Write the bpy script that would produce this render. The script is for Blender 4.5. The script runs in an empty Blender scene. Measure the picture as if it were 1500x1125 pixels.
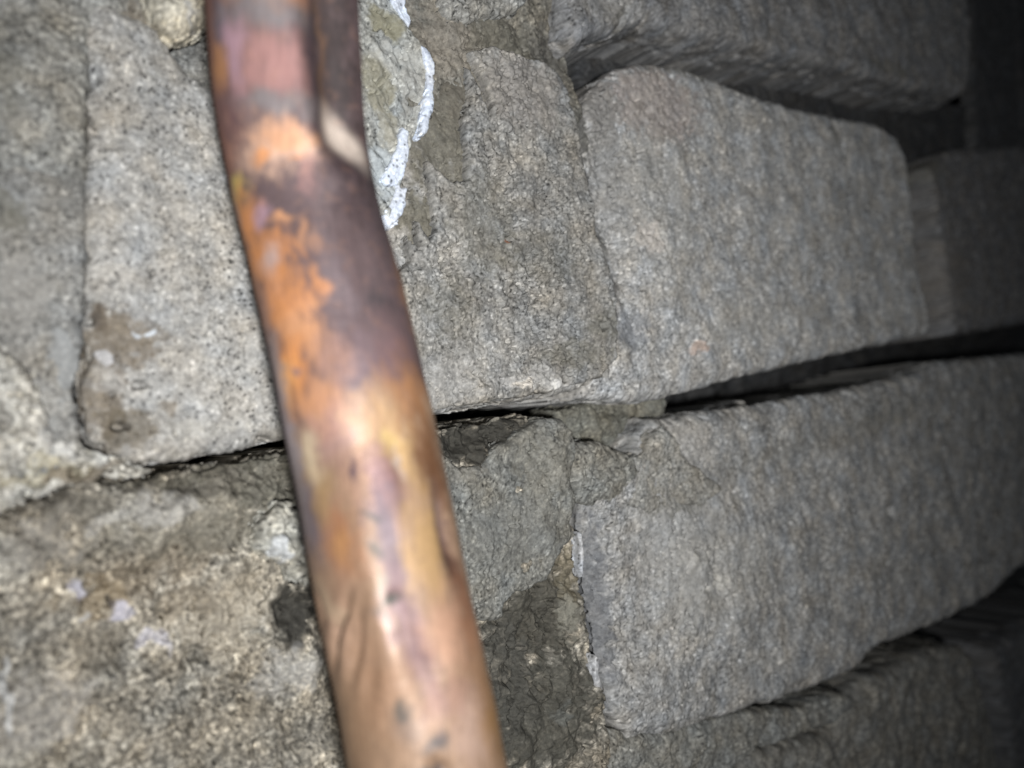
import bpy, math
import numpy as np
from mathutils import Matrix, Vector

C = bpy.context.scene.collection
SC = bpy.context.scene
MM = 0.001

# ------------------------------------------------------------------ camera
# Wall frame: X runs along the brick courses, Z up the wall, -Y out of the wall.
# The phone is held 128 mm from the wall, turned 39 degrees along it and rolled.
FPX, PCX, PCY, DIST = 1080.0, 750.0, 562.5, 128.0
dv = np.array([2063 - PCX, -(376 - PCY), -FPX]); dv /= np.linalg.norm(dv)      # wall X seen from the camera
wv = np.array([-.148, .989, 0.0]); wv -= dv * wv.dot(dv); wv /= np.linalg.norm(wv)
nv = np.cross(wv, dv)                                                          # into the wall
R = np.array([dv, nv, wv])                                                     # camera -> world
cam_pos = R @ np.array([0, 0, DIST])

cam_data = bpy.data.cameras.new('camera')
cam = bpy.data.objects.new('camera', cam_data); C.objects.link(cam)
M = Matrix([[*R[0], cam_pos[0] * MM], [*R[1], cam_pos[1] * MM], [*R[2], cam_pos[2] * MM], [0, 0, 0, 1]])
cam.matrix_world = M
cam_data.sensor_width = 36.0
cam_data.lens = 36.0 * FPX / 1500.0
cam_data.clip_start = 0.005; cam_data.clip_end = 20.0
cam_data.dof.use_dof = True
cam_data.dof.focus_distance = 0.124
cam_data.dof.aperture_fstop = 12.0
SC.camera = cam

# ------------------------------------------------------------------ world and lamps
world = bpy.data.worlds.new('World'); SC.world = world
world.use_nodes = True
bg = world.node_tree.nodes['Background']
bg.inputs['Color'].default_value = (0.80, 0.88, 1.0, 1)
bg.inputs['Strength'].default_value = 0.035

def lamp(name, offset, size, power, color, aim=(0, 0, 0)):
    """offset in mm in the camera's own axes (x right, y up, z behind)"""
    L = bpy.data.lights.new(name, 'SPOT'); L.shadow_soft_size = size / 2 * MM
    L.spot_size = math.radians(100); L.spot_blend = 1.0
    L.energy = power; L.color = color
    o = bpy.data.objects.new(name, L); C.objects.link(o)
    p = cam_pos + R @ np.array(offset, float)
    p = Vector(p * MM); a = Vector(aim) * MM
    o.location = p
    o.rotation_euler = (a - p).to_track_quat('-Z', 'Y').to_euler()
    return o
lamp('phone_torch', (20, -10, 42), 9, 1.75, (0.985, 0.99, 1.0), aim=(18, 0, 8))

SC.view_settings.view_transform = 'Standard'
SC.view_settings.look = 'None'
SC.view_settings.exposure = 0.0
SC.view_settings.gamma = 1.0
SC.cycles.max_bounces = 6

# ------------------------------------------------------------------ numpy noise
def _hash(ix, iy, seed):
    h = (ix.astype(np.uint32) * np.uint32(374761393) + iy.astype(np.uint32) * np.uint32(668265263)
         + np.uint32((seed * 974711 + 12345) & 0xffffffff))
    h = (h ^ (h >> np.uint32(13))) * np.uint32(1274126177)
    h ^= h >> np.uint32(16)
    h *= np.uint32(2246822519)
    return h ^ (h >> np.uint32(15))
def rnd(ix, iy, seed): return _hash(ix, iy, seed).astype(np.float32) / np.float32(4294967295.0)
def perlin(x, y, seed=0):
    xi = np.floor(x).astype(np.int64); yi = np.floor(y).astype(np.int64)
    fx = (x - xi).astype(np.float32); fy = (y - yi).astype(np.float32)
    u = fx * fx * fx * (fx * (fx * 6 - 15) + 10); v = fy * fy * fy * (fy * (fy * 6 - 15) + 10)
    def g(dx, dy):
        a = rnd(xi + dx, yi + dy, seed) * np.float32(6.2831853)
        return np.cos(a) * (fx - dx) + np.sin(a) * (fy - dy)
    a = g(0, 0); b = g(1, 0); c = g(0, 1); d = g(1, 1)
    return ((a + (b - a) * u) * (1 - v) + (c + (d - c) * u) * v) * 1.5
def fbm(x, y, scale, octs=4, seed=0, gain=.5):
    s = 0; a = 1.0; f = 1.0 / scale
    for k in range(octs):
        s = s + a * perlin(x * f + 17.3 * k, y * f - 9.1 * k, seed * 31 + k); a *= gain; f *= 2.03
    return s
def worley(x, y, cell, seed=0):
    """distance to nearest feature point (in cells) and that point's random number"""
    x = x / cell; y = y / cell
    xi = np.floor(x).astype(np.int64); yi = np.floor(y).astype(np.int64)
    best = np.full(x.shape, 9.0, np.float32); idv = np.zeros(x.shape, np.float32)
    for dx in (-1, 0, 1):
        for dy in (-1, 0, 1):
            px = xi + dx + rnd(xi + dx, yi + dy, seed + 1); py = yi + dy + rnd(xi + dx, yi + dy, seed + 2)
            d = np.hypot(x - px, y - py).astype(np.float32)
            m = d < best
            best = np.where(m, d, best); idv = np.where(m, rnd(xi + dx, yi + dy, seed + 3), idv)
    return best, idv
def sstep(a, b, x):
    t = np.clip((x - a) / (b - a), 0, 1); return t * t * (3 - 2 * t)

# ------------------------------------------------------------------ wall coordinates
O0 = np.array([0, 0, -DIST])
def wall_uv(px, py, h=0.0):
    """point of the wall (mm along, mm up) at height h above the brick face, and its distance"""
    r = np.array([(px - PCX) / FPX, -(py - PCY) / FPX, -1.0])
    t = (nv.dot(O0) - h * -1 * -1) / nv.dot(r) if False else (nv.dot(O0) + (-h)) / nv.dot(r)
    P = r * t - O0
    return P.dot(dv), P.dot(wv), t
def poly_uv(pts, h=0.0): return np.array([wall_uv(x, y, h)[:2] for x, y in pts], np.float32)
def blob_uv(x, y, rx, ry):
    u, w, t = wall_uv(x, y)
    u1 = wall_uv(x + rx, y)[0]; u0 = wall_uv(x - rx, y)[0]
    w1 = wall_uv(x, y - ry)[1]; w0 = wall_uv(x, y + ry)[1]
    return u, w, abs(u1 - u0) / 2, abs(w1 - w0) / 2

def sdf(U, W, P):
    """positive inside"""
    d2 = np.full(U.shape, 1e9, np.float32); ins = np.zeros(U.shape, bool)
    n = len(P)
    for i in range(n):
        a = P[i]; b = P[(i + 1) % n]; e = b - a
        pu = U - a[0]; pw = W - a[1]
        t = np.clip((pu * e[0] + pw * e[1]) / (e.dot(e) + 1e-9), 0, 1)
        d2 = np.minimum(d2, (pu - e[0] * t) ** 2 + (pw - e[1] * t) ** 2)
        c = ((a[1] > W) != (b[1] > W))
        with np.errstate(divide='ignore', invalid='ignore'):
            xi = (b[0] - a[0]) * (W - a[1]) / ((b[1] - a[1]) if abs(b[1] - a[1]) > 1e-9 else 1e-9) + a[0]
        ins ^= c & (U < xi)
    d = np.sqrt(d2)
    return np.where(ins, d, -d)

# ------------------------------------------------------------------ materials
def principled(name):
    m = bpy.data.materials.new(name); m.use_nodes = True
    nt = m.node_tree; b = nt.nodes['Principled BSDF']
    return m, nt, b
def math_node(nt, op, a, b=None):
    n = nt.nodes.new('ShaderNodeMath'); n.operation = op
    for i, v in enumerate((a, b)):
        if v is None: continue
        if isinstance(v, (int, float)): n.inputs[i].default_value = v
        else: nt.links.new(v, n.inputs[i])
    return n.outputs[0]
def noise_node(nt, co, scale, detail=4, rough=.6):
    n = nt.nodes.new('ShaderNodeTexNoise'); nt.links.new(co, n.inputs['Vector'])
    n.inputs['Scale'].default_value = scale; n.inputs['Detail'].default_value = detail
    n.inputs['Roughness'].default_value = rough
    return n
def cement_material(name, bump=0.10, grain=1.0, rough=.85, spec=.25):
    m, nt, b = principled(name)
    tc = nt.nodes.new('ShaderNodeTexCoord'); co = tc.outputs['Object']
    at = nt.nodes.new('ShaderNodeAttribute'); at.attribute_name = 'tone'
    # fine sand: light and dark grains of the cement itself
    n1 = noise_node(nt, co, 2600, 3, .7)
    n2 = noise_node(nt, co, 700, 4, .65)
    v = nt.nodes.new('ShaderNodeTexVoronoi'); nt.links.new(co, v.inputs['Vector']); v.inputs['Scale'].default_value = 1500
    cr = nt.nodes.new('ShaderNodeValToRGB'); nt.links.new(v.outputs['Color'], cr.inputs['Fac'])
    e = cr.color_ramp.elements
    e[0].position = 0.0; e[0].color = (.35, .33, .31, 1); e[1].position = 1.0; e[1].color = (1.7, 1.7, 1.75, 1)
    for p, c in ((.10, (.75, .74, .72, 1)), (.5, (1, 1, 1, 1)), (.9, (1.15, 1.13, 1.08, 1))):
        x = e.new(p); x.color = c
    f1 = math_node(nt, 'MULTIPLY_ADD', n1.outputs['Fac'], .9 * grain); nt.nodes[-1].inputs[2].default_value = 1 - .45 * grain
    f2 = math_node(nt, 'MULTIPLY_ADD', n2.outputs['Fac'], 1.1 * grain); nt.nodes[-1].inputs[2].default_value = 1 - .55 * grain
    f = math_node(nt, 'MULTIPLY', f1, f2)
    mx = nt.nodes.new('ShaderNodeMix'); mx.data_type = 'RGBA'; mx.blend_type = 'MULTIPLY'
    mx.inputs['Factor'].default_value = .55 * grain
    nt.links.new(at.outputs['Color'], mx.inputs['A']); nt.links.new(cr.outputs['Color'], mx.inputs['B'])
    vm = nt.nodes.new('ShaderNodeVectorMath'); vm.operation = 'SCALE'
    nt.links.new(mx.outputs['Result'], vm.inputs[0]); nt.links.new(f, vm.inputs['Scale'])
    nt.links.new(vm.outputs[0], b.inputs['Base Color'])
    bp = nt.nodes.new('ShaderNodeBump'); bp.inputs['Strength'].default_value = 1.0
    bp.inputs['Distance'].default_value = bump * MM
    h = math_node(nt, 'ADD', n1.outputs['Fac'], n2.outputs['Fac'])
    nt.links.new(h, bp.inputs['Height']); nt.links.new(bp.outputs['Normal'], b.inputs['Normal'])
    b.inputs['Roughness'].default_value = rough
    b.inputs['Specular IOR Level'].default_value = spec
    return m
M_BRICK = cement_material('cement_brick')
M_MORTAR = cement_material('mortar', bump=.10, rough=.75, spec=.35)
M_SMOOTH = cement_material('smooth_mortar', bump=.06, grain=.5)
M_CRUST = cement_material('white_plaster', bump=.05, grain=.3, rough=.45, spec=.5)

# ------------------------------------------------------------------ builder of one brick or piece of mortar
def link_mesh(name, verts, quads, mat, parent=None, label=None, tone=None):
    me = bpy.data.meshes.new(name)
    me.vertices.add(len(verts)); me.vertices.foreach_set('co', verts.astype(np.float32).ravel())
    nq = len(quads)
    me.loops.add(nq * 4); me.loops.foreach_set('vertex_index', quads.astype(np.int32).ravel())
    me.polygons.add(nq); me.polygons.foreach_set('loop_start', np.arange(0, nq * 4, 4, dtype=np.int32))
    me.polygons.foreach_set('use_smooth', np.ones(nq, bool))
    me.update(calc_edges=True)
    if tone is not None:
        a = me.color_attributes.new('tone', 'FLOAT_COLOR', 'POINT')
        a.data.foreach_set('color', np.concatenate([tone, np.ones((len(tone), 1))], 1).astype(np.float32).ravel())
    me.materials.append(mat)
    o = bpy.data.objects.new(name, me); C.objects.link(o)
    if parent: o.parent = parent
    if label: o['label'] = label
    return o

STEP = 1.55          # spacing of the surface samples, in 1/1500 of the picture width at that distance
TOTAL = [0]
def piece(name, pts, top=0.0, depth=12.0, edge=2.5, wob=.35, wobs=3.0, steep=3.2, seed=1, mat=None, parent=None, label=None,
          wave=.35, mid=.18, lumps=.16, lump_cell=1.25, grain=.10, pits=.5, pit_cell=2.2, pit_p=.35, tone=(.33, .32, .295),
          tones=(), shapes=(), chip=0.0, step=1.0, uv=False, mottle=.12, streak=0.0):
    P = np.array(pts, np.float32) if uv else poly_uv(pts, top)
    mar = depth / steep + 1.5; steep = float(steep)
    u0, u1 = P[:, 0].min() - mar, P[:, 0].max() + mar
    w0, w1 = P[:, 1].min() - mar, P[:, 1].max() + mar
    # columns evenly spaced as seen at the distance each lies at
    us = [u0]; 
    while us[-1] < u1:
        t = max(60.0, DIST + .6315 * us[-1])
        us.append(us[-1] + STEP * step * t * t / (FPX * 128) * 1.15)
    tc = max(60.0, DIST + .6315 * max(u0, P[:, 0].mean() * .6 + P[:, 0].min() * .4))
    ws = np.arange(w0, w1, STEP * step * tc / FPX)
    us = np.array(us, np.float32)
    U, W = np.meshgrid(us, ws.astype(np.float32))
    jit = .25
    U = U + jit * (us[1] - us[0]) * (rnd(np.arange(U.size).reshape(U.shape), np.zeros(U.shape, int), seed) - .5)
    U0, W0 = U, W
    wave *= 1.2; mid *= 1.3; mottle *= 1.5
    sd0 = sdf(U, W, P)
    gu = np.gradient(sd0, axis=1) / np.gradient(us)[None, :]; gw = np.gradient(sd0, axis=0) / np.gradient(ws)[:, None]
    gn_ = np.maximum(np.hypot(gu, gw), .5); gu /= gn_; gw /= gn_
    # on the sides the surface noise is read at the true distance down the side
    ext = np.maximum(-sd0, 0) * (steep - 1)
    U = (U0 - gu * ext).astype(np.float32); W = (W0 - gw * ext).astype(np.float32)
    sd = sd0 + wob * fbm(U, W, wobs, 3, seed + 5) + wob * .4 * fbm(U, W, wobs * .3, 2, seed + 6)
    sd = sd - .35 * chip - chip * sstep(.3, .75, fbm(U, W, 5.5, 3, seed + 8)) * sstep(3.5, 0, sd0)
    # rounded shoulder then a steep side
    s = np.clip(sd / edge, 0, 1)
    drop = edge * .8 * (1 - np.sqrt(np.clip(1 - (1 - s) ** 2, 0, 1)))
    drop = np.where(sd < 0, edge * .8 + (-sd) * steep, drop)
    drop = np.where(drop > depth, depth + (26.0 if depth >= 12 else 0), drop)
    fold = np.where(sd < 0, -sd * .94, 0)
    face = sstep(-.3, .6, sd)
    amp = .45 + 1.0 * sstep(-.5, .5, fbm(U, W, 12, 3, seed + 9))          # smoother skin here, rougher sand there
    h = wave * fbm(U, W, 17, 2, seed + 10) + mid * fbm(U, W, 5.5, 3, seed + 11)
    h0 = h.copy()
    wu = U + .16 * fbm(U, W, 1.3, 2, seed + 20); ww = W + .16 * fbm(U, W, 1.3, 2, seed + 21)
    d1, i1 = worley(wu, ww, lump_cell, seed + 30)
    h += lumps * .8 * np.clip(1 - (d1 / .75) ** 2, 0, 1) ** 2 * np.clip(i1 - .35, 0, 1) * 1.6 + lumps * .8 * fbm(U, W, 2.4, 3, seed + 31, .5)
    d2, i2 = worley(wu, ww, lump_cell * .42, seed + 40)
    h += grain * .55 * np.clip(1 - (d2 / .75) ** 2, 0, 1) ** 2 * np.clip(i2 - .2, 0, 1) * 1.3
    h += grain * .55 * fbm(U, W, .62, 3, seed + 41, .6)
    if streak: h += streak * fbm(U * .9 + W * .5, W * .25 - U * .1, 1.6, 3, seed + 43)
    h = h0 + (h - h0) * amp * (.25 + .75 * face)
    dens = sstep(-.25, .5, fbm(U, W, 13, 2, seed + 50))
    d3, i3 = worley(wu, ww, pit_cell, seed + 60)
    hole = sstep(.22, .09, d3) * (i3 < pit_p * (.35 + 1.1 * dens))
    d4, i4 = worley(wu, ww, pit_cell * .4, seed + 70)
    hole2 = sstep(.30, .17, d4) * (i4 < pit_p * (.2 + .9 * dens))
    h -= 1.25 * pits * hole * (.5 + i3 / max(pit_p, .01) * .8) + pits * 1.15 * hole2
    col = np.empty(U.shape + (3,), np.float32); col[:] = tone
    mt = 1 + mottle * fbm(U, W, 9, 3, seed + 80) + mottle * .8 * fbm(U, W, 1.6, 3, seed + 81)
    sp = fbm(U, W, .6, 3, seed + 83, .75) * mottle * 2.8 * (.3 + .7 * face)
    mt = mt * np.exp(sp) * np.exp(mottle * 1.0 * fbm(U, W, 4.0, 3, seed + 84))
    warm = .05 * fbm(U, W, 6, 3, seed + 82)
    col *= np.stack([mt * (1 + warm), mt, mt * (1 - warm * 1.4)], -1)
    # mineral grains: dark and light sand stones in the mix
    d5, i5 = worley(U, W, .95, seed + 90)
    g = sstep(.34, .20, d5)
    d6, i6 = worley(U, W, .62, seed + 92)
    g6 = sstep(.40, .26, d6)
    col *= (1 - .62 * g6 * (i6 < .13) * (.4 + .6 * amp))[..., None]          # black sand
    col *= (1 + .40 * g6 * (i6 > .90))[..., None]
    col *= (1 - .55 * (g * (i5 < .10)))[..., None]
    col *= (1 + .45 * (g * (i5 > .92)))[..., None]
    wx = U0 + 1.6 * fbm(U, W, 4, 3, seed + 95); wy = W0 + 1.6 * fbm(U, W, 4, 3, seed + 96)
    wu = U0 + .4 * fbm(U, W, 1.3, 2, seed + 20); ww = W0 + .4 * fbm(U, W, 1.3, 2, seed + 21)
    br = fbm(U, W, 1.8, 4, seed + 97)
    for (x, y, rx, ry, c, a) in tones:                      # stains and painted shade, with outlines of their own
        bu, bw, ru, rw = blob_uv(x, y, rx, ry)
        q = np.hypot((wx - bu) / ru, (wy - bw) / rw) - .35 * br
        k = (a * sstep(1.15, .55, q))[..., None]
        col = col * (1 - k) + np.array(c, np.float32) * k
    for (kind, *ar) in shapes:
        if kind == 'bump':                                   # smooth hump or hollow
            x, y, rx, ry, a = ar; bu, bw, ru, rw = blob_uv(x, y, rx, ry)
            q = np.hypot((wx - bu) / ru, (wy - bw) / rw); h += a * np.exp(-q * q * 1.6)
        elif kind == 'hole':                                 # sharp-edged deep pit
            x, y, rx, ry, a = ar; bu, bw, ru, rw = blob_uv(x, y, rx, ry)
            q = np.hypot((wu - bu) / ru, (ww - bw) / rw); h -= 2.4 * a * sstep(1.1, .7, q)
        elif kind == 'groove':                               # line of a trowel or crack
            pp, wd, a = ar; pp = poly_uv(pp); dmin = np.full(U.shape, 99., np.float32)
            for i in range(len(pp) - 1):
                p, q = pp[i], pp[i + 1]; e = q - p
                t = np.clip(((wu - p[0]) * e[0] + (ww - p[1]) * e[1]) / e.dot(e), 0, 1)
                dmin = np.minimum(dmin, np.hypot(wu - p[0] - e[0] * t, ww - p[1] - e[1] * t))
            h -= a * sstep(wd, wd * .2, dmin)
        elif kind == 'step':                                 # area pressed in or standing out
            pp, ed, a = ar; q = sdf(U0, W0, poly_uv(pp)) + .5 * fbm(U, W, 2.5, 3, seed + 99)
            h += a * sstep(-ed, ed, q)
    H = top - drop + h * face
    fold = fold - np.clip(h, -1.5, .35) * (1 - face) * .6
    FU = gu * fold; FW = gw * fold
    H = np.maximum(H, top - depth - (26.0 if depth >= 12 else 0))
    keep = sd > -(depth / steep) - .6
    idx = np.full(U.shape, -1, np.int64)
    cell = keep[:-1, :-1] & keep[1:, :-1] & keep[:-1, 1:] & keep[1:, 1:]
    used = np.zeros(U.shape, bool)
    used[:-1, :-1] |= cell; used[1:, :-1] |= cell; used[:-1, 1:] |= cell; used[1:, 1:] |= cell
    idx[used] = np.arange(used.sum())
    q = np.stack([idx[:-1, :-1][cell], idx[:-1, 1:][cell], idx[1:, 1:][cell], idx[1:, :-1][cell]], 1)
    v = np.stack([(U0 + FU)[used], -H[used], (W0 + FW)[used]], 1) * MM
    TOTAL[0] += len(q) * 2
    return link_mesh(name, v, q, mat or M_BRICK, parent, label, np.clip(col[used], .02, .9))

# ------------------------------------------------------------------ the wall
wall = bpy.data.objects.new('brick_wall', None); C.objects.link(wall)
wall['label'] = 'rough grey cement brick wall with crumbling mortar behind the pipe'
wall['category'] = 'wall'

BROWN = (.14, .112, .078); OLIVE = (.13, .123, .098); DARK = (.08, .075, .062); PALE = (.40, .39, .37); BLUISH = (.26, .275, .30)
LIGHT = (.39, .375, .34); DAMP = (.16, .15, .13)
W_ = dict(parent=wall)

# upper course -------------------------------------------------
piece('brick', [(122, -10), (190, 5), (238, 38), (262, 80), (300, 112), (345, 118), (520, 110), (700, 100), (800, 110), (835, 150), (850, 250),
                (868, 350), (888, 450), (905, 520), (900, 560), (800, 585), (640, 607), (420, 646), (300, 672), (205, 690), (150, 678), (120, 620),
                (118, 500), (122, 350), (125, 240)],
      top=0.0, seed=3, edge=2.6, chip=1.0, mid=.4, mottle=.075, tone=(.31, .30, .28), lumps=.20, grain=.13, pits=.55, pit_p=.25,
      tones=[(175, 500, 70, 55, BROWN, .75), (150, 590, 50, 50, BROWN, .7), (190, 630, 45, 40, (.12, .1, .07), .7), (160, 560, 30, 20, PALE, .6),
             (250, 600, 25, 20, BROWN, .6), (145, 460, 22, 20, (.1, .08, .06), .8), (300, 630, 60, 20, LIGHT, .5), (330, 90, 80, 40, DARK, .5),
             (138, 528, 12, 9, (.48, .48, .49), .7), (215, 490, 12, 8, (.6, .65, .7), .7), (650, 180, 75, 140, (.135, .125, .098), .85), (680, 120, 50, 70, (.14, .128, .105), .8), (620, 330, 40, 60, (.12, .11, .082), .8)],
      shapes=[('hole', 133, 470, 9, 8, 1.6), ('hole', 100, 525, 8, 7, 1.4), ('hole', 205, 562, 10, 6, 1.2), ('hole', 168, 575, 7, 6, 1.2), ('hole', 273, 454, 5, 4, .9),
              ('hole', 180, 625, 14, 9, 1.4), ('hole', 183, 295, 5, 5, .9), ('hole', 196, 246, 6, 4, .9), ('bump', 190, 600, 60, 80, -.9), ('bump', 170, 560, 12, 10, .7),
              ('bump', 230, 640, 40, 25, .7), ('hole', 385, 535, 4, 8, .8)], **W_)
piece('mortar_skin', [(690, 74), (705, 70), (722, 66), (740, 74), (775, 82), (800, 90), (822, 108), (835, 135), (848, 185), (856, 235), (868, 290),
                      (876, 345), (895, 400), (905, 440), (902, 480), (905, 525), (880, 552), (800, 575), (700, 590), (600, 606), (520, 600), (540, 420),
                      (585, 400), (606, 380), (598, 345), (618, 365), (612, 320), (632, 352), (640, 330), (628, 235), (655, 262), (668, 268), (690, 262), (684, 200), (683, 160), (692, 140), (684, 95), (698, 112), (720, 168), (726, 150), (705, 105)],
      top=2.0, depth=3.6, edge=.7, wob=.22, wobs=1.8, steep=4, seed=12, mat=M_MORTAR, tone=(.235, .228, .212), wave=.4, mid=.35, lumps=.30, lump_cell=1.3, grain=.15, pits=1.2, pit_cell=1.9, pit_p=.5,
      tones=[(640, 560, 60, 40, PALE, .4), (760, 560, 60, 14, PALE, .6), (880, 480, 30, 26, OLIVE, .55), (830, 520, 50, 22, OLIVE, .5), (780, 380, 60, 40, OLIVE, .3), (700, 330, 50, 90, OLIVE, .4),
             (735, 358, 8, 5, (.25, .1, .05), .8), (650, 450, 40, 60, OLIVE, .35), (760, 140, 60, 60, (.27, .25, .23), .6), (755, 565, 14, 10, (.62, .57, .5), .8), (810, 562, 14, 8, (.66, .65, .62), .8)],
      shapes=[('hole', 773, 134, 3, 5, 1.2), ('hole', 736, 355, 5, 3, 1.0), ('hole', 600, 395, 6, 4, .8), ('bump', 755, 570, 16, 10, .9), ('bump', 810, 562, 16, 9, .8), ('bump', 700, 572, 16, 10, .6),
              ('bump', 890, 488, 26, 22, 1.2), ('hole', 872, 478, 6, 9, .9), ('bump', 905, 470, 12, 10, .8), ('bump', 780, 330, 80, 80, .35),
              ('groove', [(720, 168), (728, 240), (716, 262)], .5, .6), ('groove', [(700, 200), (712, 262), (735, 280)], .6, .5), ('groove', [(640, 330), (660, 380)], .7, .4),
              ('groove', [(620, 420), (660, 400), (700, 420)], .35, .5), ('groove', [(770, 480), (800, 520), (850, 500)], .4, .4)], **W_)
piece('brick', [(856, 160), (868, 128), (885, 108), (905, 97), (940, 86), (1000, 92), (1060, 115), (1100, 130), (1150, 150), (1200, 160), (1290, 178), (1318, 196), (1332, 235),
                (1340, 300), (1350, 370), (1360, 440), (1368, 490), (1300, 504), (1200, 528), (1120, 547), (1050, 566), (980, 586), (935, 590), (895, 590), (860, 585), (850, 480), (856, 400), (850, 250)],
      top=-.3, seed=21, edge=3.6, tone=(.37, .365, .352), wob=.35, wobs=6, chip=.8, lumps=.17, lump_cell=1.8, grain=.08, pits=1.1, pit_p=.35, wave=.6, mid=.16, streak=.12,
      tones=[(1000, 95, 90, 14, OLIVE, .5), (960, 150, 70, 60, (.32, .275, .25), .7), (880, 150, 25, 60, (.2, .185, .17), .7), (856, 190, 12, 55, (.09, .088, .08), .85), (867, 270, 13, 55, (.11, .105, .1), .8), (880, 350, 13, 55, (.12, .118, .11), .8), (899, 430, 14, 50, (.11, .105, .1), .8), (925, 492, 20, 22, (.13, .13, .13), .8), (900, 250, 26, 130, (.24, .235, .225), .6), (970, 300, 50, 160, LIGHT, .3), (1022, 510, 13, 9, (.58, .46, .39), .9), (950, 350, 20, 25, (.55, .5, .45), .5), (1225, 195, 10, 14, OLIVE, .6),  # left joint and shoulder darkened: shade and dirt painted into the tone
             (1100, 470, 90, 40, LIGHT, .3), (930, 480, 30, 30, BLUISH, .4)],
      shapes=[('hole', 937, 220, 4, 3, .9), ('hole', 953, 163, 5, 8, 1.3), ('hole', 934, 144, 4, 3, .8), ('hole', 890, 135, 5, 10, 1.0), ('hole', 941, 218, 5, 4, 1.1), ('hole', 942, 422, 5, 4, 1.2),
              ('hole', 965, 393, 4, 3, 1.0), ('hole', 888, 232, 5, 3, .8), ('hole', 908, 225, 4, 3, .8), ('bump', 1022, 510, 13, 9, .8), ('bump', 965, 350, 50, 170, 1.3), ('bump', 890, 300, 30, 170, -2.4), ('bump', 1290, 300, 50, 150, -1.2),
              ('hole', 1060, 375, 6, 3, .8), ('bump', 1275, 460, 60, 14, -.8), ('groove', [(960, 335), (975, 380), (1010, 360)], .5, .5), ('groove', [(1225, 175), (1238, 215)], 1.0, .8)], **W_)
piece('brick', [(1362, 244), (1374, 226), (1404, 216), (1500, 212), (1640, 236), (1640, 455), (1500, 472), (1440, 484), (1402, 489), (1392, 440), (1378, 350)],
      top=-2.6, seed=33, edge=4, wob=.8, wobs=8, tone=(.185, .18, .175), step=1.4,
      tones=[(1375, 240, 25, 25, OLIVE, .5), (1410, 400, 26, 60, (.20, .18, .155), .4)], **W_)
# top course ---------------------------------------------------
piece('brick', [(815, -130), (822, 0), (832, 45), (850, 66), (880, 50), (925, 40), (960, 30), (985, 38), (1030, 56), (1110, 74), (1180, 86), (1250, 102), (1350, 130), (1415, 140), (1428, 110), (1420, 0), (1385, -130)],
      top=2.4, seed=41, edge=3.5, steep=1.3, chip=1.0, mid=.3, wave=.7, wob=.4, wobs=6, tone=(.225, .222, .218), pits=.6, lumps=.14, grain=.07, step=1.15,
      tones=[(860, 60, 40, 20, BLUISH, .4), (900, 38, 14, 12, DARK, .6), (880, 10, 60, 30, LIGHT, .3), (1290, 100, 30, 10, OLIVE, .5)],
      shapes=[('hole', 902, 36, 7, 8, 1.5), ('hole', 855, 66, 8, 5, 1.2), ('bump', 880, 40, 30, 25, .8), ('bump', 1200, 60, 120, 40, -.8)], **W_)
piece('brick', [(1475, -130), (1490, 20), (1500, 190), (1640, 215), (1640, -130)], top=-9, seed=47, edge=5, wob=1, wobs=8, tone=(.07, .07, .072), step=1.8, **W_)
piece('mortar_bed', [(500, -130), (812, -130), (825, 0), (842, 70), (852, 120), (860, 170), (845, 190), (700, 200), (500, 200)],
      top=-.4, depth=10, edge=2, seed=51, mat=M_MORTAR, tone=(.19, .178, .15), lumps=.25, mid=.45, wave=.6, pits=.6,
      tones=[(660, 60, 60, 60, (.25, .225, .19), .6), (740, 60, 60, 30, OLIVE, .6), (820, 90, 35, 70, (.10, .095, .085), .7)],
      shapes=[('bump', 660, 40, 60, 50, .8), ('bump', 835, 80, 34, 80, -4.0), ('groove', [(675, 70), (720, 66), (760, 74)], 1.0, .8)], **W_)
piece('mortar_lump', [(645, -60), (650, 8), (662, 24), (690, 31), (702, 22), (730, 20), (760, 17), (775, -5), (800, -60)],
      top=2.6, depth=5, edge=1.8, wob=.6, wobs=2, seed=55, mat=M_MORTAR, tone=(.26, .255, .235), lumps=.4, lump_cell=1.1, mid=.4, pits=.8, **W_)
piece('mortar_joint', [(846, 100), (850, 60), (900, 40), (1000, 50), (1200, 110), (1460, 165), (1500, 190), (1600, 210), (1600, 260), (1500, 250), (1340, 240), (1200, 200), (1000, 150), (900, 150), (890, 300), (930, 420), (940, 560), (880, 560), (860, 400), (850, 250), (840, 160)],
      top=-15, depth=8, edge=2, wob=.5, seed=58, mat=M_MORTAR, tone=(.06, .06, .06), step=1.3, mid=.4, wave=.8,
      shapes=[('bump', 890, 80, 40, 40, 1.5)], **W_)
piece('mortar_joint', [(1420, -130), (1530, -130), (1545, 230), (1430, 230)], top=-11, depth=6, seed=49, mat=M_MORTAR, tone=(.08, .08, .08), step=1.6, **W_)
piece('mortar_bed', [(170, -60), (380, -60), (400, 150), (280, 160), (200, 60)], top=-6, depth=8, edge=2, seed=50, mat=M_MORTAR, tone=(.17, .165, .15), lumps=.3, mid=.6, wave=.8, **W_)
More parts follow.
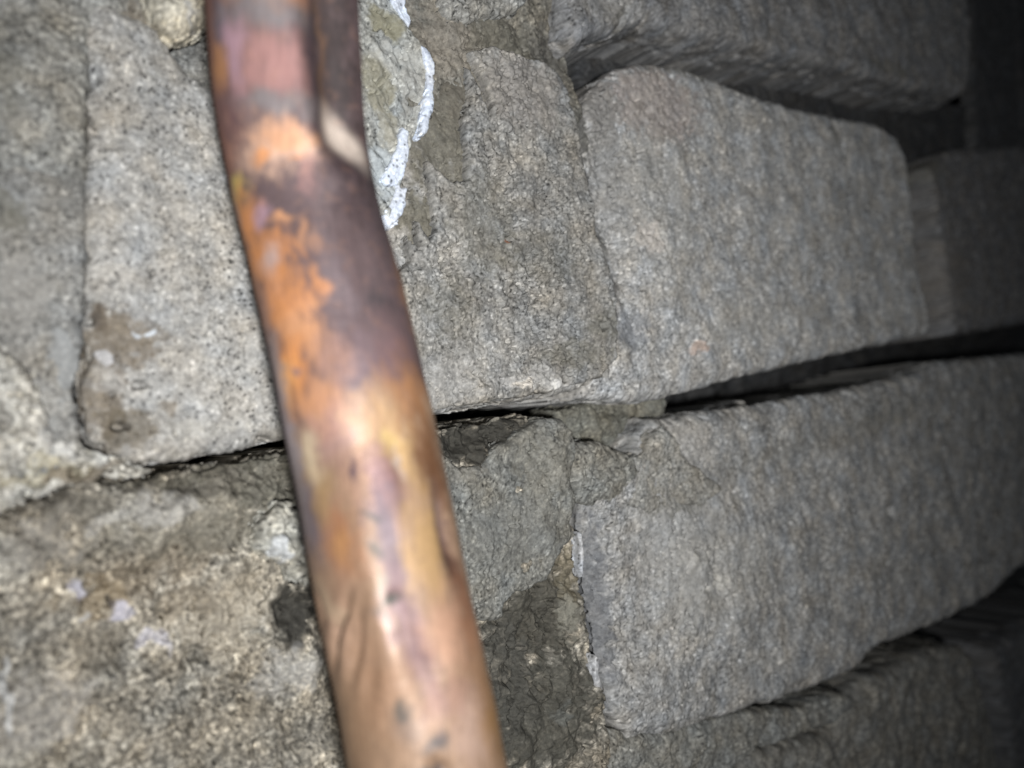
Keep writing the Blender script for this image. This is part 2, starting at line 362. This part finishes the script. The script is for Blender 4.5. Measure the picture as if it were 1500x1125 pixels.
# plug of mortar behind the pipe with its white crust ----------
piece('mortar_plug', [(470, -80), (560, -70), (578, 0), (590, 22), (603, 42), (622, 74), (632, 96), (630, 150), (618, 185), (606, 210), (598, 250), (585, 285), (572, 325), (540, 340), (480, 330)],
      top=1.7, depth=4, edge=1.2, wob=.25, seed=61, mat=M_SMOOTH, tone=(.33, .335, .315), lumps=.14, grain=.05, mid=.5, wave=.5, pits=.5, pit_p=.25, streak=.25,
      tones=[(560, 40, 30, 22, (.25, .235, .16), .8), (545, 130, 25, 50, (.255, .24, .175), .7), (560, 190, 20, 40, (.29, .27, .21), .6), (555, 250, 30, 40, (.42, .46, .48), .6), (600, 140, 22, 50, (.32, .31, .28), .5), (575, 90, 40, 20, (.43, .43, .40), .6)],
      shapes=[('hole', 552, 27, 7, 4, .8), ('hole', 545, 45, 5, 4, .7), ('hole', 550, 130, 6, 8, .7), ('hole', 566, 160, 5, 6, .6), ('hole', 600, 150, 10, 9, .6), ('groove', [(592, 130), (606, 165), (590, 200)], .4, .5), ('bump', 575, 60, 30, 30, .5)], **W_)
CR = dict(mat=M_CRUST, tone=(.64, .69, .78), depth=2.4, edge=.45, wob=.3, wobs=2.2, steep=2, lumps=.08, grain=.03, pits=0, pit_p=0, mid=.15, wave=.1, mottle=.06, step=.7)
for i, (pp, tp) in enumerate([([(566, -40), (590, -40), (596, 8), (606, 30), (600, 38), (588, 20), (578, 2)], 2.3),
                 ([(616, 66), (628, 74), (638, 92), (637, 128), (633, 166), (624, 196), (616, 198), (622, 160), (627, 125), (627, 96)], 2.3),
                 ([(590, 186), (599, 190), (600, 222), (592, 256), (584, 268), (572, 274), (560, 262), (572, 240), (583, 215)], 2.4),
                 ([(584, 270), (597, 276), (594, 300), (584, 325), (566, 336), (558, 320), (572, 300)], 2.3),
                 ([(850, 780), (855, 782), (857, 815), (855, 845), (852, 830), (852, 800)], .5),
                 ([(874, 960), (878, 966), (881, 995), (884, 1015), (876, 1008), (870, 988)], .5)]):
    kw = dict(CR)
    if i > 3: kw['tone'] = (.36, .36, .36)
    piece('plaster_crust', pp, top=tp, seed=200 + i, **kw, **W_)
# left joint ----------------------------------------------------
piece('mortar_joint', [(-180, 200), (60, 215), (140, 200), (128, 300), (124, 500), (112, 560), (120, 660), (100, 700), (-180, 700)],
      top=-.9, depth=8, edge=1.5, seed=71, mat=M_SMOOTH, tone=(.205, .20, .185), lumps=.05, grain=.04, pits=.25, pit_p=.12, mid=.3, wave=.7, step=1.3,
      tones=[(10, 300, 30, 30, OLIVE, .6), (30, 420, 50, 60, (.27, .26, .24), .6), (100, 540, 20, 60, (.29, .30, .30), .7)],
      shapes=[('hole', 0, 302, 8, 8, 1.0), ('groove', [(-40, 338), (60, 342)], .6, .3), ('bump', 40, 440, 50, 60, -1.0)], **W_)
piece('mortar_lump', [(-180, 470), (-60, 480), (0, 492), (25, 515), (50, 560), (66, 610), (100, 640), (130, 662), (180, 676), (215, 692), (160, 702), (120, 708), (60, 728), (0, 748), (-180, 790)],
      top=1.0, depth=5, edge=2.2, wob=.6, seed=75, mat=M_MORTAR, tone=(.40, .385, .345), lumps=.55, lump_cell=1.9, mid=.9, wave=1.0, pits=1.2, pit_p=.5, step=1.1,
      tones=[(60, 690, 90, 20, (.28, .25, .17), .7), (130, 690, 60, 14, BROWN, .7), (0, 500, 30, 20, BROWN, .7), (5, 610, 14, 20, DAMP, .8), (80, 640, 30, 30, (.55, .55, .54), .5)],
      shapes=[('hole', 107, 693, 9, 6, 1.5), ('hole', 165, 690, 14, 6, 1.6), ('hole', 5, 615, 12, 14, 1.2), ('hole', 60, 712, 6, 4, 1.2)], **W_)
piece('mortar_bed', [(-180, -130), (235, -130), (248, 10), (215, 40), (150, 30), (128, 150), (130, 260), (-180, 250)],
      top=-.2, depth=8, edge=2.2, seed=79, mat=M_MORTAR, tone=(.22, .215, .195), lumps=.2, mid=.5, wave=.9, step=1.3,
      tones=[(200, 30, 30, 30, BROWN, .5), (10, 120, 30, 60, OLIVE, .4)], **W_)
piece('mortar_lump', [(190, -80), (222, -5), (232, 18), (246, 34), (262, 42), (280, 38), (300, 26), (330, 10), (360, -80)],
      top=3.4, depth=6, edge=2.5, wob=.5, wobs=3, seed=83, mat=M_MORTAR, tone=(.42, .39, .32), lumps=.5, lump_cell=2, mid=.6, pits=.7,
      tones=[(262, 36, 14, 8, PALE, .7), (240, 8, 20, 14, BROWN, .5)], **W_)

# lower course ---------------------------------------------------
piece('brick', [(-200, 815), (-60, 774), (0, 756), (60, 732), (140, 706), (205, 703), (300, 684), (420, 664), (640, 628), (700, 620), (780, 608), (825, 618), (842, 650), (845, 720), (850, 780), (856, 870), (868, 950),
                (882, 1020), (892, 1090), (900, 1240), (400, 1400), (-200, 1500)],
      top=-1.4, seed=91, edge=2.2, wob=.4, wobs=4, tone=(.25, .228, .188), lumps=.75, lump_cell=2.3, grain=.22, mid=1.1, wave=1.4, pits=1.2, pit_p=.5, mottle=.2,
      tones=[(300, 750, 150, 55, (.19, .175, .14), .65), (400, 700, 70, 60, (.11, .105, .085), .75), (300, 710, 130, 26, (.12, .11, .09), .6), (700, 645, 120, 40, (.04, .038, .032), .97), (300, 690, 160, 16, (.07, .065, .05), .7), (240, 745, 60, 28, PALE, .5), (170, 760, 30, 15, PALE, .4), (60, 800, 70, 50, (.22, .21, .19), .5),  # near-black patch right of the pipe: painted shade of the recess, with damp
             (250, 830, 110, 40, BROWN, .5), (150, 880, 60, 30, (.26, .2, .12), .5), (110, 865, 16, 16, (.45, .44, .50), .8), (185, 895, 20, 16, (.46, .45, .52), .7), (235, 945, 22, 20, (.48, .47, .52), .7), (125, 905, 8, 8, (.42, .42, .42), .6),
             (340, 900, 90, 60, (.36, .32, .255), .6), (300, 790, 110, 26, (.14, .13, .105), .6), (120, 740, 70, 20, (.13, .12, .1), .6), (160, 960, 60, 30, (.13, .115, .09), .6), (380, 1040, 40, 30, (.13, .115, .09), .6), (280, 880, 40, 26, (.16, .135, .1), .6), (60, 1050, 90, 60, (.40, .38, .35), .5), (438, 905, 45, 62, (.035, .033, .028), .95), (420, 990, 50, 40, PALE, .4), (300, 960, 20, 12, DARK, .6), (160, 880, 6, 8, (.05, .05, .05), .9),  # hollow beside the pipe: its shade and wetness are put into the colour
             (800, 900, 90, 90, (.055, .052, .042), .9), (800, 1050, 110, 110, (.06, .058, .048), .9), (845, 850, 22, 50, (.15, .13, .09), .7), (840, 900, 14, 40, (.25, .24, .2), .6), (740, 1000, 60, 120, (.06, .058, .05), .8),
             (830, 1045, 16, 16, (.14, .145, .135), .5), (440, 1100, 60, 40, DAMP, .5), (10, 1020, 12, 60, (.62, .63, .63), .6)],
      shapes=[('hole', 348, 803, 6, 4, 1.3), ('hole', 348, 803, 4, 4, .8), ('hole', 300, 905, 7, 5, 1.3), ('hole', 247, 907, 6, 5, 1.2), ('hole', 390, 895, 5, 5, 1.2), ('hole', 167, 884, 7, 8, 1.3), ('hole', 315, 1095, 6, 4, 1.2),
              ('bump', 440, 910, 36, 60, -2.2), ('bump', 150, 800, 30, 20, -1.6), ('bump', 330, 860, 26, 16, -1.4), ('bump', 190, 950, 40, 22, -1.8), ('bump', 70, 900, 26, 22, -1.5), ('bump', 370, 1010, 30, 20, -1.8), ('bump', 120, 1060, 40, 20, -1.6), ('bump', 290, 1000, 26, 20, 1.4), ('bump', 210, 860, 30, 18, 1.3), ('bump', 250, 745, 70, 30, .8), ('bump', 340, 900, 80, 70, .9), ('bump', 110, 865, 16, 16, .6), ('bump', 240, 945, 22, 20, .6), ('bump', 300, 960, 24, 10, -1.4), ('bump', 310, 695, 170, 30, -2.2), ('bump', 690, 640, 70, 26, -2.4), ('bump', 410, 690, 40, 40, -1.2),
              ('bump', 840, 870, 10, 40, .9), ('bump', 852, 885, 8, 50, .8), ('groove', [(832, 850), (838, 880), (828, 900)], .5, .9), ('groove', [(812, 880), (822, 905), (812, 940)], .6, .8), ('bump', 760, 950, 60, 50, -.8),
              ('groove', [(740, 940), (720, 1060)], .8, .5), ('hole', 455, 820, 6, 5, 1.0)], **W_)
piece('mortar_skin', [(560, 650), (640, 655), (676, 684), (714, 678), (722, 660), (735, 648), (752, 646), (770, 628), (795, 612), (822, 614), (838, 632), (843, 660), (838, 700), (846, 730), (838, 765), (848, 785), (828, 800), (815, 822),
                      (804, 848), (775, 866), (758, 868), (744, 882), (738, 906), (722, 912), (700, 908), (600, 930), (500, 900)],
      top=.9, depth=3.4, edge=1.3, wob=.22, wobs=1.8, steep=4, seed=95, mat=M_MORTAR, tone=(.155, .153, .138), lumps=.22, lump_cell=1.1, grain=.13, mid=.35, wave=.5, pits=.5, pit_p=.3,
      tones=[(790, 690, 40, 70, (.20, .19, .16), .5), (680, 690, 40, 20, DAMP, .5), (740, 780, 80, 60, (.16, .16, .148), .5)],  # dark upper-left patch: damp, with shade from the course above painted in
      shapes=[('bump', 810, 660, 30, 50, 1.5), ('hole', 745, 772, 6, 3, .8), ('bump', 690, 790, 70, 60, .5), ('bump', 720, 830, 20, 12, -.6), ('bump', 700, 660, 60, 25, -1.0), ('bump', 830, 740, 16, 30, .5)], **W_)
piece('mortar_crumb', [(386, 800), (388, 775), (398, 755), (418, 738), (440, 742), (470, 760), (490, 820), (465, 860), (440, 850), (428, 832), (412, 822)],
      top=3.6, depth=6, edge=3.0, wob=.7, wobs=3, steep=2.5, seed=99, mat=M_MORTAR, tone=(.33, .32, .28), lumps=.6, lump_cell=1.7, mid=.7, pits=.7, step=.8,
      tones=[(400, 800, 12, 12, (.50, .52, .54), .7), (430, 802, 12, 14, (.50, .52, .54), .7), (440, 760, 14, 12, (.4, .37, .3), .5)],
      shapes=[('bump', 400, 798, 14, 14, 1.0), ('bump', 428, 800, 14, 14, 1.0), ('groove', [(412, 780), (416, 820)], .6, 1.0)],
      label='pale crumbly mortar clod with whitish lumps left of the pipe', **W_)
piece('mortar_bed', [(820, 600), (860, 590), (968, 570), (975, 590), (968, 630), (950, 680), (850, 680), (815, 640)],
      top=-8, depth=9, edge=2, seed=103, mat=M_MORTAR, tone=(.15, .145, .12), lumps=.3, lump_cell=1.6, mid=.7, wave=.9, pits=.6,
      shapes=[('bump', 850, 610, 16, 14, 2.0), ('bump', 935, 620, 40, 20, 1.2)], **W_)
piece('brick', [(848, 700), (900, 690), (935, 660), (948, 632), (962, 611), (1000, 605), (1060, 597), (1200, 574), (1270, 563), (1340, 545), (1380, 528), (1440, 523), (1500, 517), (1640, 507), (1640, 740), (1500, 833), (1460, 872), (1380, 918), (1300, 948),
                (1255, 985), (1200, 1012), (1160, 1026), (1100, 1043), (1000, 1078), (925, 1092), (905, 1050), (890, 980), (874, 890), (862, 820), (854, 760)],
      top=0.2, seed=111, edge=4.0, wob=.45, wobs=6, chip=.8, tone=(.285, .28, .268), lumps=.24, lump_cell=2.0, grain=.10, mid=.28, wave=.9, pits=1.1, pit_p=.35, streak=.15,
      tones=[(880, 880, 26, 160, (.13, .135, .145), .7), (1000, 800, 70, 110, (.34, .335, .32), .5), (1000, 660, 60, 50, (.37, .35, .32), .5), (1050, 850, 90, 80, LIGHT, .3), (1045, 855, 14, 14, (.52, .50, .45), .6), (1300, 600, 60, 25, OLIVE, .25), (1000, 730, 60, 20, OLIVE, .4), (1300, 750, 8, 12, OLIVE, .6), (980, 645, 20, 12, (.42, .40, .36), .5),  # bluish left edge: shade of the rounded side painted into the tone
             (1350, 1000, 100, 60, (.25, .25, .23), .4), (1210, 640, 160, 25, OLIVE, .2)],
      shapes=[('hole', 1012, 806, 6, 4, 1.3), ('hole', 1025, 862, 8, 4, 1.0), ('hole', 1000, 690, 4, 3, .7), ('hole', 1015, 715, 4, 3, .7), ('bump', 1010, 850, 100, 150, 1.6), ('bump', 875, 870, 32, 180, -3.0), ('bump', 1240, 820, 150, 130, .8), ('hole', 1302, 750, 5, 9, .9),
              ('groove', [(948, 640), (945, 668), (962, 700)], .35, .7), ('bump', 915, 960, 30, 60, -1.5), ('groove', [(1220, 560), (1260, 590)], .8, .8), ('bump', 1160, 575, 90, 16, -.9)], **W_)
piece('mortar_lump', [(838, 655), (858, 645), (885, 646), (905, 655), (928, 668), (942, 690), (930, 715), (905, 735), (880, 742), (855, 735), (842, 705)],
      top=1.2, depth=5, edge=2.8, wob=.4, wobs=2.5, steep=4, seed=115, mat=M_MORTAR, tone=(.18, .175, .155), lumps=.28, mid=.4, grain=.12, **W_)
piece('mortar_skin', [(930, 668), (948, 662), (955, 640), (975, 626), (990, 640), (1005, 672), (1035, 695), (1060, 715), (1030, 740), (985, 738), (955, 752), (925, 740), (938, 705)],
      top=1.3, depth=3, edge=.9, wob=.4, wobs=2, steep=3, seed=119, mat=M_MORTAR, tone=(.24, .232, .21), lumps=.3, mid=.3, grain=.13, pits=.6, **W_)
# bottom course --------------------------------------------------
piece('mortar_joint', [(860, 1150), (885, 1060), (930, 1078), (1000, 1064), (1090, 1044), (1175, 1036), (1240, 1015), (1260, 1030), (1230, 1060), (1110, 1098), (1060, 1150), (1000, 1250), (860, 1250)],
      top=-1.0, depth=8, edge=2.0, seed=123, mat=M_MORTAR, tone=(.18, .177, .16), lumps=.35, mid=.6, wave=.8, **W_)
piece('brick', [(1010, 1260), (1060, 1160), (1115, 1104), (1170, 1090), (1225, 1068), (1240, 1030), (1275, 990), (1300, 985), (1340, 966), (1380, 950), (1420, 948), (1440, 1010), (1460, 1080), (1480, 1260)],
      top=-3.5, seed=127, edge=4, wob=.8, wobs=5, tone=(.19, .184, .165), lumps=.35, lump_cell=2.6, mid=.6, wave=1.2, step=1.3,
      shapes=[('bump', 1330, 960, 60, 30, -1), ('bump', 1300, 1060, 50, 50, 1.0)], **W_)
piece('brick', [(1462, 990), (1458, 950), (1500, 925), (1640, 840), (1640, 1260), (1500, 1260), (1478, 1080)],
      top=-12, seed=131, edge=5, wob=1.2, wobs=8, tone=(.16, .16, .16), step=1.8, **W_)
# everything behind the joints -----------------------------------
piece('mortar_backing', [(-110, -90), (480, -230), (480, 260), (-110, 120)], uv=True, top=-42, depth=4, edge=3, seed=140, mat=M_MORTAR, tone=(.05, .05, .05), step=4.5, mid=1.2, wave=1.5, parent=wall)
# bricks just outside the picture --------------------------------
for i, (u0, u1, w0, w1) in enumerate([(-160, -82, -2, 62), (-170, -90, 70, 132), (-84, 20, 85, 132), (-120, 0, 140, 200), (-190, -110, -72, -8)]):
    piece('brick', [(u0, w0), (u1, w0), (u1, w1), (u0, w1)], uv=True, top=-.3, seed=150 + i, edge=3.5, step=3.5, parent=wall)
print('wall triangles', TOTAL[0])

# ------------------------------------------------------------------ the copper pipe
pipe = bpy.data.objects.new('copper_pipe', None); C.objects.link(pipe)
pipe['label'] = 'tarnished dented copper pipe leaning in front of the cement brick wall'
pipe['category'] = 'pipe'
RAD = 7.94
# (row, left edge, right edge) of the pipe as seen
edges = np.array([(-260, 285, 520), (-120, 294, 521), (0, 305, 526), (75, 311, 529), (150, 318, 532), (225, 330, 540), (300, 345, 557), (400, 370, 586), (500, 394, 611), (600, 413, 634), (700, 434, 656), (800, 450, 676),
                  (900, 469, 698), (1000, 490, 719), (1125, 512, 745), (1300, 545, 783), (1450, 570, 815)], float)
yy = np.linspace(-240, 1430, 900)
le = np.interp(yy, edges[:, 0], edges[:, 1]); re = np.interp(yy, edges[:, 0], edges[:, 2])
ker = np.hanning(61); ker /= ker.sum()
def smooth(a): return np.convolve(np.pad(a, 30, mode='reflect', reflect_type='odd'), ker, 'valid')
le = smooth(le); re = smooth(re)
mid_ = (le + re) / 2; wid = (re - le)
sl = np.gradient(mid_, yy); wperp = wid * np.cos(np.arctan(sl))
zz = FPX * 2 * RAD / wperp; zz = smooth(smooth(zz)) + 2.0
ax = np.stack([(mid_ - PCX) / FPX * zz, -(yy - PCY) / FPX * zz, -zz], 1)
rad = wperp / 2 * zz / FPX * .985
N_T, N_A = 760, 420
# resample evenly
seg = np.r_[0, np.cumsum(np.linalg.norm(np.diff(ax, axis=0), axis=1))]
L_ = np.linspace(0, seg[-1], N_T)
AX = np.stack([np.interp(L_, seg, ax[:, k]) for k in range(3)], 1); RD = np.interp(L_, seg, rad); YP = np.interp(L_, seg, yy)
T = np.gradient(AX, axis=0); T /= np.linalg.norm(T, axis=1)[:, None]
view = AX / np.linalg.norm(AX, axis=1)[:, None]
F = -view; F = F - T * (F * T).sum(1)[:, None]; F /= np.linalg.norm(F, axis=1)[:, None]      # faces the lens
S = np.cross(T, F); S *= np.sign(S[:, 0])[:, None]                                             # to the right
th = np.linspace(-math.pi, math.pi, N_A, endpoint=False)
TH, YY = np.meshgrid(th, YP)
TL = np.repeat(L_[:, None], N_A, 1)
sx = TH * RAD                                        # mm round the pipe
def at(x, y):                                        # seen position -> angle
    l = np.interp(y, yy, le); r = np.interp(y, yy, re)
    return math.asin(max(-.98, min(.98, (x - (l + r) / 2) / ((r - l) / 2))))
def pipe_blob(x, y, rx, ry, warp=1.0, ang=0.0):
    a0 = at(x, y); l = np.interp(y, yy, le); r = np.interp(y, yy, re)
    ra = rx / ((r - l) / 2) / max(.35, math.cos(a0)); 
    da = (TH + warp * WA - a0); dy = (YY + warp * WY - y)
    hw = (r - l) / 2
    da = da * hw; ca, sa = math.cos(ang), math.sin(ang)
    p = da * ca + dy * sa; q = -da * sa + dy * ca
    return np.hypot(p / (ra * hw), q / ry)
WA = .10 * fbm(sx, TL, 3.5, 4, 301) ; WY = 14 * fbm(sx, TL, 4.0, 4, 302)
BR = fbm(sx, TL * .45, 1.2, 4, 303)
BRC = fbm(sx, TL * .5, .55, 3, 304)
col = np.empty(TH.shape + (3,), np.float32)
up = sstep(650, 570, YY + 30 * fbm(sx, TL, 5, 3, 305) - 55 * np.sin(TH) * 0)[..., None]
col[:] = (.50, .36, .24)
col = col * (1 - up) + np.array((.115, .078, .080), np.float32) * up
OR = (.66, .28, .10); OR2 = (.60, .30, .15); PK = (.38, .20, .18); GR = (.19, .165, .165); DK = (.085, .06, .065); BK = (.035, .03, .035); GO = (.66, .46, .20); LI = (.36, .31, .36); CRM = (.78, .66, .46); PKC = (.66, .43, .31)
BRN = (.27, .13, .055); RB = (.30, .13, .085); LP = (.40, .25, .29)
paint = [
 (312, 80, 20, 140, RB, .8, 0), (335, 50, 14, 50, (.12, .11, .14), .8, 0), (400, 8, 70, 22, OR2, .75, 0), (440, 5, 24, 14, RB, .6, 0), (395, 42, 75, 22, GR, .9, 0), (400, 108, 70, 42, PK, .85, 0), (352, 90, 14, 42, LP, .9, 0), (330, 110, 9, 34, (.5, .24, .1), .8, 0),
 (405, 152, 72, 17, GR, .95, 0), (345, 175, 22, 45, (.18, .09, .085), .7, 0), (405, 225, 66, 46, PKC, .75, 0), (425, 205, 45, 28, OR2, .7, 0), (388, 236, 14, 16, OR, .8, 0), (440, 256, 9, 8, OR, .9, 0), (450, 235, 12, 50, PKC, .5, 0), (460, 290, 14, 38, PK, .7, 0), (335, 240, 14, 50, RB, .8, 0),
 (353, 275, 11, 22, (.50, .38, .12), .9, 0), (365, 325, 17, 40, OR, .95, 0), (395, 332, 14, 17, LP, .9, 0), (424, 343, 12, 11, OR2, .85, 0), (345, 300, 7, 34, (.33, .25, .22), .6, 0), (390, 390, 36, 36, OR, .9, 0), (405, 400, 13, 22, (.5, .42, .42), .7, 0), (450, 370, 10, 20, OR2, .5, 0), (478, 448, 9, 16, OR, .7, 0), (475, 395, 12, 14, OR2, .4, 0),
 (420, 455, 40, 44, OR, .85, 0), (445, 500, 34, 34, OR2, .85, 0), (432, 545, 26, 42, OR, 1.0, 0), (424, 560, 12, 30, (.85, .42, .15), .9, 0), (440, 550, 9, 6, (.3, .2, .2), .8, 0), (470, 590, 40, 22, OR2, .85, 0), (500, 555, 20, 34, OR2, .6, 0), (490, 620, 40, 22, (.55, .30, .2), .8, 0), (470, 520, 12, 40, OR2, .6, 0),
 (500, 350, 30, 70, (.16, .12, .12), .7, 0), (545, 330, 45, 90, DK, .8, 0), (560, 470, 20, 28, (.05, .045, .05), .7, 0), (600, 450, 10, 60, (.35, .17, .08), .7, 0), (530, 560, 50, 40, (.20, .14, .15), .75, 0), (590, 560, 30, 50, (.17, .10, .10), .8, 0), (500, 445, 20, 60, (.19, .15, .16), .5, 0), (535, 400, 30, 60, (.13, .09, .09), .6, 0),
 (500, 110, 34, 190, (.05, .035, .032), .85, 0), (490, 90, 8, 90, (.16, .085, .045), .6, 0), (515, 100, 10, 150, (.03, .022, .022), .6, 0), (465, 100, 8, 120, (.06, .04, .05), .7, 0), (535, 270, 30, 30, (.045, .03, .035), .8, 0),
 (400, 470, 9, 60, (.3, .2, .17), .6, 0), (415, 560, 9, 70, (.40, .34, .33), .8, 0), (430, 660, 12, 90, LI, .85, 0), (450, 740, 22, 56, (.27, .25, .32), .95, 0), (440, 690, 8, 80, (.48, .45, .46), .7, 0),
 (462, 670, 13, 34, CRM, .95, 0), (478, 720, 14, 40, GO, .7, 0), (500, 780, 24, 42, OR2, .8, 0), (503, 785, 12, 20, (.78, .45, .18), .7, 0), (500, 650, 30, 40, (.34, .21, .20), .8, 0), (530, 700, 30, 60, PKC, .6, 0),
 (565, 640, 44, 45, (.55, .36, .20), .8, 0), (572, 655, 14, 16, (.80, .64, .26), .9, 0), (590, 690, 24, 60, GO, .85, 0), (625, 660, 22, 90, BRN, .85, 0), (640, 720, 14, 50, BRN, .8, 0), (600, 600, 40, 30, (.40, .2, .09), .7, 0),
 (565, 730, 24, 60, LP, .85, 0), (565, 780, 22, 50, (.26, .23, .29), .85, 0), (575, 850, 20, 60, (.30, .21, .25), .8, 0), (583, 695, 5, 26, (.66, .58, .52), .8, 0), (605, 930, 22, 80, (.30, .19, .22), .85, -.15),
 (625, 815, 24, 56, (.74, .52, .23), .9, 0), (650, 790, 9, 46, (.62, .5, .5), .8, 0), (668, 850, 10, 80, (.13, .06, .04), .85, 0), (690, 930, 16, 60, (.6, .3, .15), .6, 0), (650, 920, 30, 50, (.78, .50, .34), .8, 0),  # pinkish grey streak along the right dent is a painted highlight
 (522, 690, 5, 17, (.12, .08, .12), .9, 0), (545, 757, 13, 5, (.12, .13, .13), .85, .2), (549, 798, 10, 7, (.14, .16, .15), .85, 0), (572, 866, 15, 9, (.10, .14, .12), .9, 0), (553, 835, 8, 16, (.3, .33, .27), .7, 0),
 (500, 900, 45, 90, (.62, .45, .33), .6, 0), (480, 850, 10, 30, CRM, .6, -.4), (515, 1010, 60, 90, (.60, .43, .27), .6, 0), (560, 980, 40, 60, (.52, .33, .2), .6, 0), (595, 1030, 20, 20, (.25, .2, .17), .6, 0), (590, 1010, 12, 10, (.06, .08, .08), .7, 0),
 (634, 1062, 18, 12, (.10, .10, .11), .9, 0), (610, 1110, 20, 14, (.14, .17, .17), .85, 0), (640, 1118, 16, 20, (.05, .05, .07), .8, .5), (690, 1060, 26, 60, (.80, .62, .52), .7, 0), (722, 1060, 14, 70, (.50, .30, .10), .8, 0), (700, 1000, 20, 50, (.58, .36, .2), .6, 0), (650, 1010, 30, 40, (.50, .30, .24), .5, 0),
]
for (x, y, rx, ry, c, a, ang) in paint:
    q = pipe_blob(x, y, rx, ry, 1.0, ang) + .26 * BR + .22 * BRC
    k = (a * sstep(1.6, .20, q))[..., None]
    col = col * (1 - k) + np.array(c, np.float32) * k
spk = sstep(.1, .75, fbm(sx, TL * .8, .5, 3, 314))[..., None] * (.35 + .3 * BR[..., None])
col = col * (1 - np.clip(spk, 0, 1) * .45) + np.array((.16, .10, .095), np.float32) * np.clip(spk, 0, 1) * .45
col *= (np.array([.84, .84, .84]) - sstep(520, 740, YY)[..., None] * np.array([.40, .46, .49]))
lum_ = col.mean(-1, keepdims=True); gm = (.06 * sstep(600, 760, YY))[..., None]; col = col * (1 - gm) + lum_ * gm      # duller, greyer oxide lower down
q = pipe_blob(512, 218, 20, 60, .3, -.42); k = (.9 * sstep(1.5, .3, q))[..., None]      # highlight at the end of the dent, painted into the colour
col = col * (1 - k) + np.array((.62, .52, .44), np.float32) * k
# fine drawn streaks along the pipe and specks
stk = fbm(sx * 2.2 + TL * .25, TL * .18, .9, 4, 310)
col *= (1 + .16 * stk + .10 * BRC)[..., None]
blotch = sstep(.25, .7, fbm(sx, TL, 1.5, 4, 312))[..., None] * up
col = col * (1 - .12 * blotch) + np.array((.34, .18, .11), np.float32) * .12 * blotch
# dents
dr = .10 * fbm(sx, TL, 9, 2, 320) + .012 * fbm(sx, TL, .8, 3, 321)
def dent(x, y, rx, ry, depth, ang=0.0, p=1.6, warp=.25):
    global dr
    q = pipe_blob(x, y, rx, ry, warp, ang); dr = dr - depth * np.exp(-(q ** 2) * p)
# long pressed groove at the upper right, ending in a rounded bowl at row 265
gx = np.interp(YY, [-260, 0, 120, 200, 262], [486, 488, 496, 506, 516])
gl = np.interp(YY, yy, le); gr = np.interp(YY, yy, re)
ga = np.arcsin(np.clip((gx - (gl + gr) / 2) / ((gr - gl) / 2), -.98, .98))
gwid = np.interp(YY, [-260, 60, 180, 240, 290], [.50, .46, .42, .38, .30])
g = np.exp(-np.abs((TH - ga) / gwid) ** 2.4 * 1.1)
gend = 1 - sstep(165, 286, YY + 18 * (TH - ga) / .4)
dr = dr - 2.7 * g * gend
dr = dr + .30 * np.exp(-((TH - ga + gwid * 1.35) / .14) ** 2) * (1 - sstep(235, 320, YY)) + .25 * np.exp(-(((TH - ga) / .4) ** 2 + ((YY - 300) / 24) ** 2))
dent(655, 800, 14, 70, 1.1); dent(585, 700, 16, 60, .35); dent(560, 640, 60, 40, .25)
dent(500, 872, 30, 9, 1.0, -.9); dent(520, 905, 9, 55, .9, .45); dent(488, 905, 7, 45, .8, .5); dent(466, 858, 6, 26, .8, -.5)
dent(505, 905, -8 or 8, 46, -.35, .45); dent(540, 950, 14, 60, .3, .25); dent(600, 930, 26, 120, .5, -.12); dent(660, 950, 24, 60, -.3)
dent(640, 1100, 26, 18, .8, .6); dent(575, 860, 10, 10, .25)
RR = RD[:, None] + dr
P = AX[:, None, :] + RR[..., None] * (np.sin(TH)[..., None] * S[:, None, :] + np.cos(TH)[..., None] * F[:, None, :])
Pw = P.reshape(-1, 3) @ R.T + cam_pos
i = np.arange(N_T - 1)[:, None] * N_A; j = np.arange(N_A)[None]; j2 = (j + 1) % N_A
quads = np.stack([i + j, i + j2, i + N_A + j2, i + N_A + j], -1).reshape(-1, 4)
m, nt, b = principled('tarnished_copper')
tc = nt.nodes.new('ShaderNodeTexCoord')
at_ = nt.nodes.new('ShaderNodeAttribute'); at_.attribute_name = 'tone'
nt.links.new(at_.outputs['Color'], b.inputs['Base Color'])
n1 = noise_node(nt, tc.outputs['Object'], 900, 4, .6); n2 = noise_node(nt, tc.outputs['Object'], 160, 4, .6)
sm = nt.nodes.new('ShaderNodeMapRange'); nt.links.new(n2.outputs['Fac'], sm.inputs['Value'])
sm.inputs['From Min'].default_value = .3; sm.inputs['From Max'].default_value = .7; sm.inputs['To Min'].default_value = .62; sm.inputs['To Max'].default_value = .82
gn = nt.nodes.new('ShaderNodeAttribute'); gn.attribute_name = 'polish'
nt.links.new(math_node(nt, 'SUBTRACT', sm.outputs['Result'], gn.outputs['Fac']), b.inputs['Roughness'])
b.inputs['Metallic'].default_value = .22
b.inputs['Specular IOR Level'].default_value = .5
bp = nt.nodes.new('ShaderNodeBump'); bp.inputs['Distance'].default_value = .04 * MM; bp.inputs['Strength'].default_value = 1
nt.links.new(n1.outputs['Fac'], bp.inputs['Height']); nt.links.new(bp.outputs['Normal'], b.inputs['Normal'])
base = Vector(Pw.mean(0) * MM)
bi = int(Pw[:, 2].argmin()); base = Vector(Pw[bi] * MM)
pipe.location = base
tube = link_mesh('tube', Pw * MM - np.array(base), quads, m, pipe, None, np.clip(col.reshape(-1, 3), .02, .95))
pol = tube.data.attributes.new('polish', 'FLOAT', 'POINT')
pol.data.foreach_set('value', (.22 * g * sstep(140, 200, YY) + .30 * np.exp(-(((YY - 890) / 60) ** 2 + ((TH + .45) / .35) ** 2)) + .12 * sstep(620, 700, YY)).astype(np.float32).ravel())
